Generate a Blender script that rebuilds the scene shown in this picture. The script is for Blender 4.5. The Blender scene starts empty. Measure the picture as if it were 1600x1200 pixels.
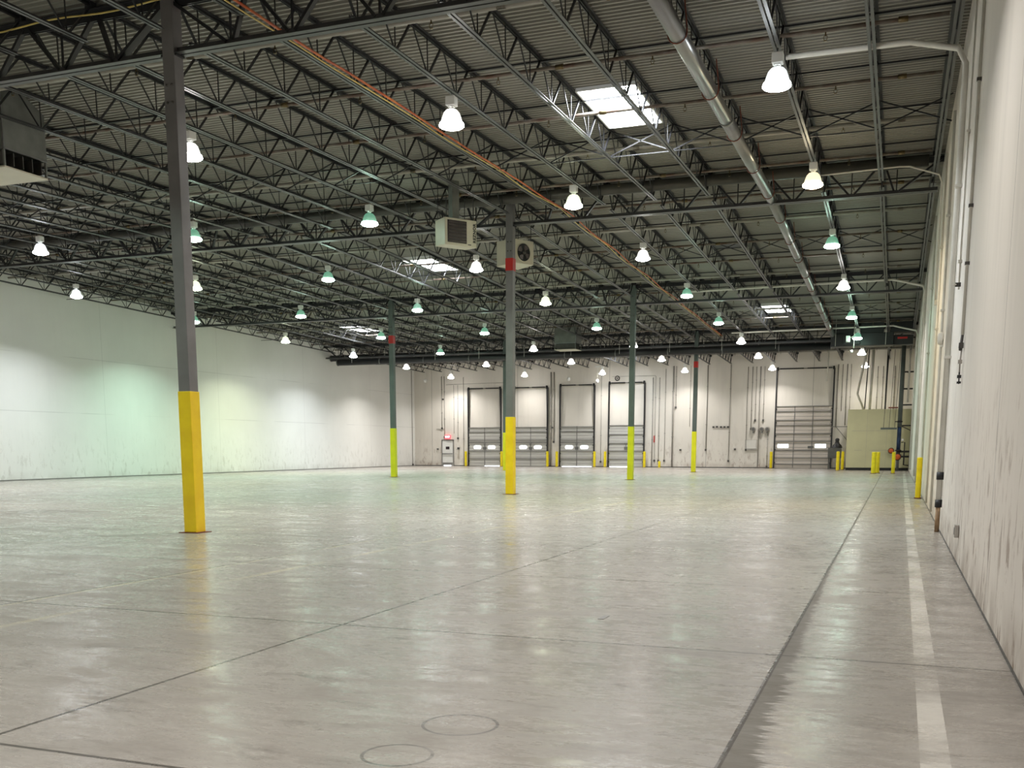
import bpy, bmesh, math, random
from mathutils import Vector, Matrix
random.seed(7)
PI = math.pi
C = bpy.context.scene.collection

# ------------------------------------------------------------------ dimensions (metres)
CAMH = 1.4696
F_PX, PITCH, YAW, CY = 1572.16, 0.1504, 0.3611, 937.6
XR, XL = 0.80, -36.85            # side walls
YN, YF = -14.0, 75.13            # wall behind the camera, far dock wall
COLX = (-11.42, -23.61)
SP = 1.524                       # joist spacing
BAYY = 15.592
GY = [14.52 + i * BAYY for i in range(4)]          # girder lines
YR = GY[1]                       # ridge
SL = 0.024
def deck(y): return 9.18 - SL * abs(y - YR)
def kx(k): return -11.42 + k * SP

def project(p):
    X, Y, Z = p[0], p[1], p[2] - CAMH
    xc = X * math.cos(YAW) + Y * math.sin(YAW); zf = -X * math.sin(YAW) + Y * math.cos(YAW)
    d = zf * math.cos(PITCH) - Z * math.sin(PITCH); u = zf * math.sin(PITCH) + Z * math.cos(PITCH)
    if d < 0.5: return None
    return 800 + F_PX * xc / d, CY - F_PX * u / d
def in_frame(pts, m=40):
    for p in pts:
        q = project(p)
        if q and -m < q[0] < 1600 + m and -m < q[1] < 1200 + m: return True
    return False
def seg_in_frame(a, b, m=10, n=40):
    a, b = Vector(a), Vector(b)
    return in_frame([a.lerp(b, i / n) for i in range(n + 1)], m)

# ------------------------------------------------------------------ materials
def nt(name):
    m = bpy.data.materials.new(name); m.use_nodes = True
    n = m.node_tree.nodes; l = m.node_tree.links
    return m, n, l, n['Principled BSDF']

def mat(name, col, rough=0.6, metal=0.0, var=0.12, scale=3.0, col2=None, stretch=(1, 1, 1), bump=0.0, spec=0.5):
    m, n, l, b = nt(name)
    b.inputs['Roughness'].default_value = rough; b.inputs['Metallic'].default_value = metal
    b.inputs['Specular IOR Level'].default_value = spec
    tc = n.new('ShaderNodeTexCoord'); mp = n.new('ShaderNodeMapping'); mp.inputs['Scale'].default_value = stretch
    ns = n.new('ShaderNodeTexNoise'); ns.inputs['Scale'].default_value = scale; ns.inputs['Detail'].default_value = 6
    l.new(tc.outputs['Object'], mp.inputs[0]); l.new(mp.outputs[0], ns.inputs[0])
    r = n.new('ShaderNodeValToRGB'); r.color_ramp.elements[0].position = .35; r.color_ramp.elements[1].position = .65
    c2 = col2 or tuple(c * (1 - var) for c in col)
    r.color_ramp.elements[0].color = (*c2, 1); r.color_ramp.elements[1].color = (*col, 1)
    l.new(ns.outputs[0], r.inputs[0]); l.new(r.outputs[0], b.inputs['Base Color'])
    if bump:
        bp = n.new('ShaderNodeBump'); bp.inputs['Strength'].default_value = bump; bp.inputs['Distance'].default_value = .02
        l.new(ns.outputs[0], bp.inputs['Height']); l.new(bp.outputs[0], b.inputs['Normal'])
    return m

def emis(name, col, strength, base=(.8, .8, .8)):
    m, n, l, b = nt(name)
    b.inputs['Base Color'].default_value = (*base, 1); b.inputs['Emission Color'].default_value = (*col, 1)
    b.inputs['Emission Strength'].default_value = strength; b.inputs['Roughness'].default_value = .3
    return m

class G:
    """small helper for maths in node trees"""
    def __init__(s, n, l): s.n, s.l = n, l
    def m(s, op, a, b=None, c=None):
        x = s.n.new('ShaderNodeMath'); x.operation = op
        for i, v in enumerate((a, b, c)):
            if v is None: continue
            if isinstance(v, (int, float)): x.inputs[i].default_value = v
            else: s.l.new(v, x.inputs[i])
        return x.outputs[0]
    def noise(s, vec, scale, detail=5, stretch=(1, 1, 1), dist=0.0, rough=.5):
        mp = s.n.new('ShaderNodeMapping'); mp.inputs['Scale'].default_value = stretch; s.l.new(vec, mp.inputs[0])
        t = s.n.new('ShaderNodeTexNoise'); t.inputs['Scale'].default_value = scale; t.inputs['Detail'].default_value = detail
        t.inputs['Distortion'].default_value = dist; t.inputs['Roughness'].default_value = rough
        s.l.new(mp.outputs[0], t.inputs[0]); return t.outputs[0]
    def ramp(s, v, lo, hi, a=0.0, b=1.0):
        x = s.n.new('ShaderNodeMapRange'); x.inputs[1].default_value = lo; x.inputs[2].default_value = hi
        x.inputs[3].default_value = a; x.inputs[4].default_value = b; s.l.new(v, x.inputs[0]); return x.outputs[0]
    def mix(s, f, a, b):
        x = s.n.new('ShaderNodeMix'); x.data_type = 'RGBA'
        if isinstance(f, (int, float)): x.inputs[0].default_value = f
        else: s.l.new(f, x.inputs[0])
        for i, v in ((6, a), (7, b)):
            if isinstance(v, tuple): x.inputs[i].default_value = (*v, 1)
            else: s.l.new(v, x.inputs[i])
        return x.outputs[2]
    def near(s, v, c, w):       # 1 where |v-c|<w
        return s.m('LESS_THAN', s.m('ABSOLUTE', s.m('SUBTRACT', v, c)), w)

def floor_material():
    m, n, l, b = nt('polished_concrete'); g = G(n, l)
    geo = n.new('ShaderNodeNewGeometry'); sep = n.new('ShaderNodeSeparateXYZ'); l.new(geo.outputs['Position'], sep.inputs[0])
    P = geo.outputs['Position']; X, Y = sep.outputs[0], sep.outputs[1]
    big = g.noise(P, .22, 5, (1, .7, 1), .4); mid = g.noise(P, 1.3, 8, (1, 1, 1), .8, .6); fine = g.noise(P, 9, 8, (.5, 1.6, 1), .6, .65)
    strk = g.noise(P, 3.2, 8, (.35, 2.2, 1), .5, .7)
    col = g.mix(g.ramp(big, .35, .65), (.30, .272, .243), (.38, .352, .322))
    col = g.mix(g.m('MULTIPLY', g.ramp(mid, .46, .66), .50), col, (.23, .205, .18))
    col = g.mix(g.m('MULTIPLY', g.ramp(fine, .52, .75), .38), col, (.20, .18, .16))
    grit = g.noise(P, 26, 6, (.45, 1.4, 1), .3, .7); scuff = g.noise(P, 1.7, 9, (.5, 1.8, 1), 1.6, .72)
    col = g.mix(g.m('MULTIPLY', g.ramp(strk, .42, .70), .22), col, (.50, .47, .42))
    col = g.mix(g.m('MULTIPLY', g.ramp(grit, .48, .62), .38), col, (.22, .20, .175))
    col = g.mix(g.m('MULTIPLY', g.ramp(scuff, .55, .66), .60), col, (.15, .13, .115))
    flow = g.noise(P, .75, 9, (.55, 1.5, 1), 2.2, .68)
    col = g.mix(g.m('MULTIPLY', g.ramp(flow, .50, .62), .42), col, (.20, .178, .155))
    col = g.mix(g.m('MULTIPLY', g.ramp(flow, .46, .36), .30), col, (.50, .475, .44))
    # joints of the slab
    wob = g.m('MULTIPLY', g.m('SUBTRACT', g.noise(P, 1.1, 3), .5), .05)
    def lines(v, off, per, w):
        u = g.m('DIVIDE', g.m('SUBTRACT', v, off), per)
        fr = g.m('ABSOLUTE', g.m('SUBTRACT', g.m('FRACT', g.m('ADD', u, .5)), .5))
        return g.m('LESS_THAN', g.m('MULTIPLY', fr, per), w)
    jx = lines(X, -.70, 3.573, .014); jy = lines(Y, 14.52, 3.62, .014)
    gate = g.ramp(g.noise(P, .5, 3),   .3, .5, .65, 1)
    j = g.m('MULTIPLY', g.m('MAXIMUM', jx, jy), gate)
    # strip beside the scuffed wall: duller, with a ragged worn edge along the joint
    rag = g.m('MULTIPLY', g.noise(P, 2.3, 9, (.25, 3.2, 1), .0, .75), .62)
    xr = g.m('SUBTRACT', X, -.70)
    strip = g.m('GREATER_THAN', xr, 0.0)
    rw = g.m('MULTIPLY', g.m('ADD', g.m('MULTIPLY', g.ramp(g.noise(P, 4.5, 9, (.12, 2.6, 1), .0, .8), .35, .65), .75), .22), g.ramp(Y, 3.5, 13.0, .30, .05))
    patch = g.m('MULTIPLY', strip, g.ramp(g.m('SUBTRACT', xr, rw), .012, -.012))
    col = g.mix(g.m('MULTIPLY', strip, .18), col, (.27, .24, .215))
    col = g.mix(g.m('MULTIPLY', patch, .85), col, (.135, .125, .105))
    shine = g.m('MULTIPLY', g.m('MULTIPLY', strip, g.ramp(xr, .7, .1)), g.m('SUBTRACT', 1, patch)); col = g.mix(g.m('MULTIPLY', g.m('MULTIPLY', shine, g.ramp(g.noise(P, 5.5, 9, (.15, 2.4, 1), 0, .8), .48, .60)), .35), col, (.55, .52, .47))  # glossy streaks beside the worn patch, painted as paler base colour
    # dirt against the wall foot
    dirt = g.m('MULTIPLY', g.ramp(X, .1, .8), g.ramp(g.noise(P, 1.6, 6, (1, .5, 1)), .45, .65))
    col = g.mix(g.m('MULTIPLY', dirt, .55), col, (.10, .085, .07))
    # faded white aisle stripe beside the wall and two yellow ones further in
    sx = g.m('SUBTRACT', g.m('SUBTRACT', X, .23), g.m('MULTIPLY', Y, .0042))
    fade = g.ramp(g.noise(P, .8, 7, (.6, 1, 1), .3, .7), .38, .56)
    ws = g.m('MULTIPLY', g.m('LESS_THAN', g.m('ABSOLUTE', sx), .068), fade)
    col = g.mix(g.m('MULTIPLY', ws, .62), col, (.74, .71, .65))
    y1 = g.m('MULTIPLY', g.near(X, -7.78, .035), g.ramp(g.noise(P, .6, 6), .38, .6))
    y2 = g.m('MULTIPLY', g.near(X, -6.88, .05), g.ramp(g.noise(P, .5, 6), .40, .6))
    col = g.mix(g.m('MULTIPLY', g.m('MAXIMUM', y1, y2), .5), col, (.62, .56, .38))
    # forklift ring marks
    for cx, cy, r in ((-2.11, 4.80, .20), (-2.18, 4.20, .17)):
        d = g.m('SQRT', g.m('ADD', g.m('POWER', g.m('ABSOLUTE', g.m('SUBTRACT', X, cx)), 2), g.m('POWER', g.m('ABSOLUTE', g.m('SUBTRACT', Y, cy)), 2)))
        ring = g.m('MULTIPLY', g.near(d, r, .009), g.ramp(mid, .4, .55, .5, .9))
        col = g.mix(ring, col, (.12, .11, .10))
    stain = g.m('SQRT', g.m('ADD', g.m('POWER', g.m('ABSOLUTE', g.m('DIVIDE', g.m('SUBTRACT', X, -18.4), 1.6)), 2), g.m('POWER', g.m('ABSOLUTE', g.m('DIVIDE', g.m('SUBTRACT', Y, 17.9), 1.1)), 2)))
    col = g.mix(g.m('MULTIPLY', g.ramp(g.m('ADD', stain, mid), 1.7, .7), .6), col, (.13, .11, .095))
    col = g.mix(g.m('MULTIPLY', j, .85), col, (.06, .052, .045))
    l.new(col, b.inputs['Base Color'])
    ro = g.ramp(mid, .3, .7, .12, .22)
    ro = g.m('ADD', ro, g.m('MULTIPLY', g.ramp(fine, .45, .7), .16))
    ro = g.m('ADD', ro, g.m('MULTIPLY', patch, .45)); ro = g.m('ADD', ro, g.m('MULTIPLY', g.ramp(flow, .45, .62), .16)); ro = g.m('ADD', ro, g.m('MULTIPLY', g.ramp(grit, .45, .6), .08))
    l.new(ro, b.inputs['Roughness']); b.inputs['Specular IOR Level'].default_value = .42
    bp = n.new('ShaderNodeBump'); bp.inputs['Strength'].default_value = .07; bp.inputs['Distance'].default_value = .01
    h = g.m('SUBTRACT', g.m('ADD', mid, g.m('MULTIPLY', grit, .4)), g.m('MULTIPLY', j, 2)); l.new(h, bp.inputs['Height']); l.new(bp.outputs[0], b.inputs['Normal'])
    return m

def wall_material(name, base, dirt, axis, per, off, streak=.5, seams=True, lowdirt=.5, hline=None, seamk=.7):
    """painted tilt-up concrete; axis = horizontal coordinate used for panel joints"""
    m, n, l, b = nt(name); g = G(n, l)
    geo = n.new('ShaderNodeNewGeometry'); sep = n.new('ShaderNodeSeparateXYZ'); l.new(geo.outputs['Position'], sep.inputs[0])
    P = geo.outputs['Position']; U = sep.outputs[axis]; Z = sep.outputs[2]
    big = g.noise(P, .3, 4); st = g.noise(P, 2.2, 8, (1, 1, .10), .2, .65); spk = g.noise(P, 5, 8, (1, 1, .35), .5, .7)
    col = g.mix(g.ramp(big, .35, .65), tuple(c * .93 for c in base), base)
    col = g.mix(g.m('MULTIPLY', g.ramp(st, .5, .75), streak), col, tuple(c * .78 for c in base))
    low = g.ramp(Z, 0.0, 2.4, 1, 0)
    col = g.mix(g.m('MULTIPLY', g.m('MULTIPLY', g.ramp(spk, .54, .62), low), lowdirt), col, dirt)
    foot = g.m('MULTIPLY', g.ramp(Z, 0.0, .45, 1, 0), g.ramp(g.noise(P, 1.5, 6), .35, .65))
    col = g.mix(g.m('MULTIPLY', foot, lowdirt * .8), col, dirt)
    if seams:
        u = g.m('DIVIDE', g.m('SUBTRACT', U, off), per)
        fr = g.m('MULTIPLY', g.m('ABSOLUTE', g.m('SUBTRACT', g.m('FRACT', g.m('ADD', u, .5)), .5)), per)
        col = g.mix(g.m('MULTIPLY', g.m('LESS_THAN', fr, .016), seamk), col, tuple(c * .32 for c in base))
    if hline:
        for z in hline:
            col = g.mix(g.m('MULTIPLY', g.m('MULTIPLY', g.near(Z, z, .02), g.ramp(g.noise(P, .25, 2), .45, .55)), .3), col, tuple(c * .5 for c in base))
    l.new(col, b.inputs['Base Color']); b.inputs['Roughness'].default_value = .62; b.inputs['Specular IOR Level'].default_value = .3
    bp = n.new('ShaderNodeBump'); bp.inputs['Strength'].default_value = .25; bp.inputs['Distance'].default_value = .02
    l.new(st, bp.inputs['Height']); l.new(bp.outputs[0], b.inputs['Normal'])
    return m

M = dict(
    floor=floor_material(),
    wallR=wall_material('wall_paint_scuffed', (.80, .755, .70), (.22, .15, .10), 1, 7.32, 9.61, .55, True, .9),
    wallL=wall_material('wall_paint_pale', (.80, .80, .77), (.30, .27, .22), 1, 9.1, 4.0, .12, True, .35, (3.1, 5.7), .22),
    wallF=wall_material('wall_paint_dock', (.76, .72, .66), (.33, .25, .20), 0, 7.4, -13.1, .5, True, .7),
    wallB=wall_material('wall_paint_back', (.74, .72, .68), (.33, .25, .20), 0, 7.4, -13.1, .3, True, .5),
    deck=mat('deck_paint', (.27, .262, .230), .55, 0, .10, .5, stretch=(.3, 2, 1)),
    steel=mat('dark_joist_paint', (.030, .030, .034), .40, .2, .35, 2.0),
    chord=mat('lit_chord_paint', (.075, .075, .078), .36, .35, .3, 2.0),  # joist paint made paler: floor bounce on bottom chords put into the colour
    rust=mat('rusty_primer', (.20, .055, .03), .75, 0, .4, 8),
    col=mat('grey_column_paint', (.20, .19, .195), .45, .1, .18, 2.5),
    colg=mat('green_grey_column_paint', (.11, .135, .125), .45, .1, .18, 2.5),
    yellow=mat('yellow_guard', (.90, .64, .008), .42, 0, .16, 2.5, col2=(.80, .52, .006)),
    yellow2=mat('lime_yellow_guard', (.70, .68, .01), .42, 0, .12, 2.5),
    bollard=mat('bollard_yellow', (.90, .72, .01), .38, 0, .14, 5),
    red=mat('red_band', (.50, .015, .012), .45, 0, .1, 4),
    galv=mat('galvanised', (.30, .30, .30), .28, .8, .22, 5, stretch=(1, .2, 1)),
    galvd=mat('dull_galvanised', (.20, .205, .19), .5, .35, .25, 3),
    darkpipe=mat('dark_pipe_paint', (.07, .068, .06), .4, .2, .3, 2),
    black=mat('black_paint', (.012, .012, .014), .5, 0, .2, 4),
    duct=mat('black_duct', (.022, .022, .024), .42, .2, .3, 1),
    pipe=mat('sprinkler_pipe_paint', (.23, .215, .185), .45, .2, .35, 2.0, col2=(.12, .07, .05)),
    pale_line=mat('pale_line_paint', (.36, .345, .30), .5, 0, .2, 3),
    pale=mat('pale_pipe_paint', (.70, .68, .62), .5, 0, .14, 3),
    stub=mat('tan_rusty_pipe', (.42, .27, .15), .6, 0, .35, 9),
    brass=mat('brass', (.16, .12, .06), .35, .8, .2, 8),
    heater=mat('heater_enamel', (.62, .58, .47), .4, 0, .08, 3),
    heaterd=mat('heater_grille', (.028, .016, .020), .45, .2, .2, 6),
    slat=mat('louvre_slat', (.17, .14, .14), .35, .3, .2, 6),
    doorp=mat('dock_door_panel', (.56, .55, .52), .5, .1, .12, 2, stretch=(.3, 1, 3)),
    doorp5=mat('drive_door_panel', (.66, .60, .55), .5, 0, .12, 2, stretch=(.3, 1, 3)),
    rib=mat('door_strut', (.26, .25, .24), .5, .3, .2, 3),
    jointgrey=mat('door_joint_shadow', (.26, .25, .24), .6, 0, .1, 3),
    track=mat('door_track', (.06, .058, .06), .45, .5, .25, 3),
    beige=mat('beige_panelling', (.62, .60, .37), .6, 0, .08, 1.2),
    conduit=mat('conduit_paint', (.42, .395, .36), .5, .2, .2, 3),
    box=mat('junction_box', (.09, .085, .08), .5, .2, .2, 6),
    grey=mat('grey_metal', (.15, .15, .145), .5, .2, .15, 3),
    blue=mat('blue_wrap', (.012, .04, .11), .4, 0, .3, 6),
    orange=mat('orange_valve', (.62, .12, .02), .45, 0, .25, 9),
    cableo=mat('orange_cable', (.62, .17, .03), .45, 0, .3, 5, col2=(.42, .06, .02)),
    cabley=mat('yellow_cable', (.72, .55, .16), .45, 0, .2, 5),
    white=mat('white_enamel', (.8, .8, .78), .4, 0, .06, 4),
    day=emis('daylight_glass', (.86, .94, 1.0), 3.2),
    sky=emis('skylight_diffuser', (.92, .97, 1.0), 42.0),
    signr=emis('exit_sign_face', (1.0, .10, .13), 1.6, (.5, .02, .02)),
    signw=emis('exit_letters', (1.0, .85, .85), 2.0),
)
TINT = dict(white=(1, .965, .92), warm=(1, .84, .55), green=(.66, 1.0, .80), lime=(.90, 1.0, .70), cool=(.90, .96, 1.0))
for t, c in TINT.items():
    M['lens_' + t] = emis('lamp_lens_' + t, c, 42.0)
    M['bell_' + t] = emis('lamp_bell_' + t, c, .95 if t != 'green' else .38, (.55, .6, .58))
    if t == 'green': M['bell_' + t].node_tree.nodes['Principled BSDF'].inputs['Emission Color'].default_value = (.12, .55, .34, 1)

# ------------------------------------------------------------------ mesh builder
class MB:
    def __init__(s): s.v, s.f, s.sm = [], [], []
    def add(s, vs, fs, smooth=False):
        o = len(s.v); s.v += [tuple(v) for v in vs]; s.f += [tuple(i + o for i in f) for f in fs]; s.sm += [smooth] * len(fs); return s
    def box(s, x0, x1, y0, y1, z0, z1):
        v = [(x, y, z) for z in (z0, z1) for y in (y0, y1) for x in (x0, x1)]
        return s.add(v, [(0, 2, 3, 1), (4, 5, 7, 6), (0, 1, 5, 4), (2, 6, 7, 3), (0, 4, 6, 2), (1, 3, 7, 5)])
    def cbox(s, c, d): return s.box(c[0] - d[0] / 2, c[0] + d[0] / 2, c[1] - d[1] / 2, c[1] + d[1] / 2, c[2] - d[2] / 2, c[2] + d[2] / 2)
    def frame(s, a, b):
        d = (Vector(b) - Vector(a)).normalized(); up = Vector((0, 0, 1)) if abs(d.z) < .95 else Vector((1, 0, 0))
        u = d.cross(up).normalized(); return d, u, u.cross(d).normalized()
    def bar(s, a, b, w, h=None):
        h = h or w; a, b = Vector(a), Vector(b); d, u, v = s.frame(a, b)
        vs = [p + u * (i * w / 2) + v * (j * h / 2) for p in (a, b) for i, j in ((-1, -1), (1, -1), (1, 1), (-1, 1))]
        return s.add(vs, [(0, 1, 2, 3), (7, 6, 5, 4), (0, 4, 5, 1), (1, 5, 6, 2), (2, 6, 7, 3), (3, 7, 4, 0)])
    def tube(s, pts, r, n=10, cap=True):
        pts = [Vector(p) for p in pts]; rings = []; u = None
        for i, p in enumerate(pts):
            d = (pts[min(i + 1, len(pts) - 1)] - pts[max(i - 1, 0)]).normalized()
            if u is None: _, u, _ = s.frame((0, 0, 0), d)
            u = (u - d * u.dot(d)).normalized(); v = d.cross(u)
            rr = r[i] if isinstance(r, (list, tuple)) else r
            rings.append([p + (u * math.cos(t) + v * math.sin(t)) * rr for t in (2 * PI * k / n for k in range(n))])
        vs = [q for ring in rings for q in ring]; fs = []
        for i in range(len(pts) - 1):
            for k in range(n):
                fs.append((i * n + k, i * n + (k + 1) % n, (i + 1) * n + (k + 1) % n, (i + 1) * n + k))
        s.add(vs, fs, True)
        if cap: 
            o = len(s.v) - len(vs)
            s.f += [tuple(o + k for k in reversed(range(n))), tuple(o + (len(pts) - 1) * n + k for k in range(n))]; s.sm += [False] * 2
        return s
    def lathe(s, prof, c=(0, 0, 0), n=20, axis='z'):
        vs = []
        for r, h in prof:
            for k in range(n):
                t = 2 * PI * k / n; x, y = r * math.cos(t), r * math.sin(t)
                p = (x, y, h) if axis == 'z' else ((x, -h, y) if axis == 'y' else (h, x, y))
                vs.append((p[0] + c[0], p[1] + c[1], p[2] + c[2]))
        fs = [(i * n + k, i * n + (k + 1) % n, (i + 1) * n + (k + 1) % n, (i + 1) * n + k) for i in range(len(prof) - 1) for k in range(n)]
        return s.add(vs, fs, True)
    def build(s, name, m, parent=None, bevel=0, loc=None):
        me = bpy.data.meshes.new(name); me.from_pydata(s.v, [], s.f); me.update()
        me.polygons.foreach_set('use_smooth', s.sm); me.materials.append(m)
        o = bpy.data.objects.new(name, me); C.objects.link(o)
        if parent: o.parent = parent
        if loc: o.location = loc
        if bevel:
            b = o.modifiers.new('b', 'BEVEL'); b.width = bevel; b.segments = 2; b.limit_method = 'ANGLE'
        return o

def text_mesh(body, size, ext, m, parent, loc, rot, sp=1.0):
    cu = bpy.data.curves.new('lettering', 'FONT'); cu.body = body; cu.size = size; cu.extrude = ext; cu.align_x = 'CENTER'; cu.align_y = 'CENTER'; cu.space_character = sp; cu.offset = size * .035
    tmp = bpy.data.objects.new('tmp', cu); C.objects.link(tmp); bpy.context.view_layer.update()
    me = bpy.data.meshes.new_from_object(tmp.evaluated_get(bpy.context.evaluated_depsgraph_get())); bpy.data.objects.remove(tmp); bpy.data.curves.remove(cu)
    me.materials.clear(); me.materials.append(m)
    o = bpy.data.objects.new('lettering', me); C.objects.link(o); o.parent = parent; o.location = loc; o.rotation_euler = rot; return o

def tag(o, label, cat, group=None, kind=None):
    o['label'] = label; o['category'] = cat
    if group: o['group'] = group
    if kind: o['kind'] = kind
    return o
def thing(name, label, cat, loc=(0, 0, 0), rz=0, group=None, kind=None):
    o = bpy.data.objects.new(name, None); C.objects.link(o); o.location = loc; o.rotation_euler = (0, 0, rz)
    return tag(o, label, cat, group, kind)
def dup(root, loc, rot, label, group=None):
    r = root.copy(); C.objects.link(r); r.location = loc; r.rotation_euler = rot; r['label'] = label
    if group: r['group'] = group
    for ch in list(root.children):
        c = ch.copy(); C.objects.link(c); c.parent = r
        for g in ch.children:
            d = g.copy(); C.objects.link(d); d.parent = c
    return r
def struct(o): o['kind'] = 'structure'; return o
ORD = ['', 'first', 'second', 'third', 'fourth', 'fifth', 'sixth', 'seventh', 'eighth', 'ninth', 'tenth', 'eleventh', 'twelfth', 'thirteenth', 'fourteenth',
       'fifteenth', 'sixteenth', 'seventeenth', 'eighteenth', 'nineteenth', 'twentieth', 'twenty-first', 'twenty-second', 'twenty-third', 'twenty-fourth', 'twenty-fifth', 'twenty-sixth',
       'twenty-seventh', 'twenty-eighth', 'twenty-ninth', 'thirtieth']

# ------------------------------------------------------------------ room shell
struct(MB().box(XL - .3, XR + .3, YN - .3, YF + .3, -.3, 0).build('floor', M['floor']))
struct(MB().box(XR, XR + .25, YN, YF + .25, 0, 9.6).build('wall_right', M['wallR']))
struct(MB().box(XL - .25, XL, YN, YF + .25, 0, 9.6).build('wall_left', M['wallL']))
struct(MB().box(XL, XR, YF, YF + .25, 0, 9.6).build('wall_far', M['wallF']))
struct(MB().box(XL, XR, YN - .25, YN, 0, 9.6).build('wall_back', M['wallB']))
struct(MB().box(XR - .008, XR, YN, YF, 0, .018).build('baseboard_right', M['box']))
struct(MB().box(XL, XR, YF - .012, YF, 0, .06).build('baseboard_far', M['box']))
struct(MB().box(XL, XL + .012, YN, YF, 0, .05).build('baseboard_left', M['rib']))

SKY = [(3, 23.05, 'k3a'), (-5, 39.05, ''), (-13, 54.9, ''), (3, 54.7, ''), (-5, 70.6, '')]
HOLES = [(kx(k) + .10, kx(k) + 1.38, y - 1.33, y + 1.33) for k, y, _ in SKY]
def make_deck():
    mb = MB(); P = .1524; prof = [(0, 0), (.050, 0), (.066, .055), (.136, .055), (P, 0)]
    n = int((YF - YN) / P) + 1
    for i in range(n):
        y = YN + i * P; segs = [(XL, XR)]
        for x0, x1, a, b in HOLES:
            if a < y + P / 2 < b:
                ns = []
                for s0, s1 in segs:
                    if s0 < x0 and x1 < s1: ns += [(s0, x0), (x1, s1)]
                    else: ns.append((s0, s1))
                segs = ns
        for s0, s1 in segs:
            vs = []
            for py, pz in prof:
                yy = y + py; z = deck(yy) + pz; vs += [(s0, yy, z), (s1, yy, z)]
            mb.add(vs, [(2 * k, 2 * k + 1, 2 * k + 3, 2 * k + 2) for k in range(4)])
    return mb.build('ceiling', M['deck'])
struct(make_deck())

# skylights
SKYLAB = ['skylight before the ridge girder, largest in view', 'skylight just beyond the ridge girder, past the unit heater',
          'skylight nearest the green-lit long wall, before the black duct', 'skylight beside the round pipe run, second nearest the scuffed wall',
          'skylight behind the long black ducts near the dock wall']
for (x0, x1, y0, y1), lab in zip(HOLES, SKYLAB):
    yc = (y0 + y1) / 2; z = deck(yc); t = thing('skylight', 'white glowing ' + lab, 'skylight', ((x0 + x1) / 2, yc, z - .05), group='roof skylights')
    w, h = (x1 - x0) / 2, (y1 - y0) / 2
    fr = MB()
    for sx in (-1, 1): fr.box(sx * w - .02, sx * w + .02, -h, h, -.04, .40)
    for sy in (-1, 1): fr.box(-w, w, sy * h - .02, sy * h + .02, -.04, .40)
    fr.build('curb_frame', M['white'], t)
    dome = MB(); N = 8; vs = []
    for j in range(N + 1):
        for i in range(N + 1):
            u, v = i / N * 2 - 1, j / N * 2 - 1; vs.append((u * w, v * h, .36 + .18 * (1 - u * u) * (1 - v * v)))
    dome.add(vs, [(j * (N + 1) + i, j * (N + 1) + i + 1, (j + 1) * (N + 1) + i + 1, (j + 1) * (N + 1) + i) for j in range(N) for i in range(N)], True)
    dome.build('dome', M['sky'], t)
    gr = MB()
    for i in range(1, 5): gr.bar((-w + 2 * w * i / 5, -h, .02), (-w + 2 * w * i / 5, h, .02), .009)
    for i in range(1, 10): gr.bar((-w, -h + 2 * h * i / 10, .02), (w, -h + 2 * h * i / 10, .02), .009)
    gr.build('safety_grid', M['pale'], t)

# ------------------------------------------------------------------ joists
def angle_pair(mb, a, b, leg, th, gap, up):
    """two back-to-back angles from a to b (runs mostly along y or x); up=+1: legs rise above the flange"""
    a, b = Vector(a), Vector(b); d = (b - a).normalized(); side = Vector((d.y, -d.x, 0)).normalized(); z = Vector((0, 0, 1))
    for s in (-1, 1):
        def slab(u0, u1, z0, z1):
            vs = [p + side * (s * u) + z * w for p in (a, b) for u, w in ((u0, z0), (u1, z0), (u1, z1), (u0, z1))]
            mb.add(vs, [(0, 1, 2, 3), (7, 6, 5, 4), (0, 4, 5, 1), (1, 5, 6, 2), (2, 6, 7, 3), (3, 7, 4, 0)])
        slab(gap / 2, gap / 2 + leg, 0, th * up)
        slab(gap / 2, gap / 2 + th, th * up, leg * up)
LJ = BAYY - .10
def joist_proto():
    t = thing('bar_joist', '', 'roof joist', (0, 0, 0), group='open-web roof joists'); H = .68; np_ = 12; p = LJ / np_
    top = MB(); angle_pair(top, (0, .0, -.012), (0, LJ, -.012), .055, .008, .028, -1); 
    for y in (.06, LJ - .06): top.box(-.07, .07, y - .06, y + .06, -.125, -.012)
    top.build('top_chord', M['steel'], t)
    bot = MB(); angle_pair(bot, (0, p * .5 - .25, -H), (0, LJ - .22, -H), .052, .008, .028, 1); bot.build('bottom_chord', M['chord'], t)
    w = MB()
    for i in range(np_):
        yb = (i + .5) * p; zb, zt = -H + .03, -.04
        w.bar((0, yb + .04, zb), (0, (i + 1) * p - .04, zt), .038, .030)
        w.bar((0, yb - .04, zb), (0, i * p + .05, zt), .022 if 0 < i else .034)
        w.bar((0, yb, zb), (0, yb, zt), .018)
    w.build('web_lattice', M['steel'], t)
    return t
proto = joist_proto(); first = True; JK = {}
bays = [(14.52 - BAYY, 0), (GY[0], 1), (GY[1], 2), (GY[2], 3), (GY[3], 4)]
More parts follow.
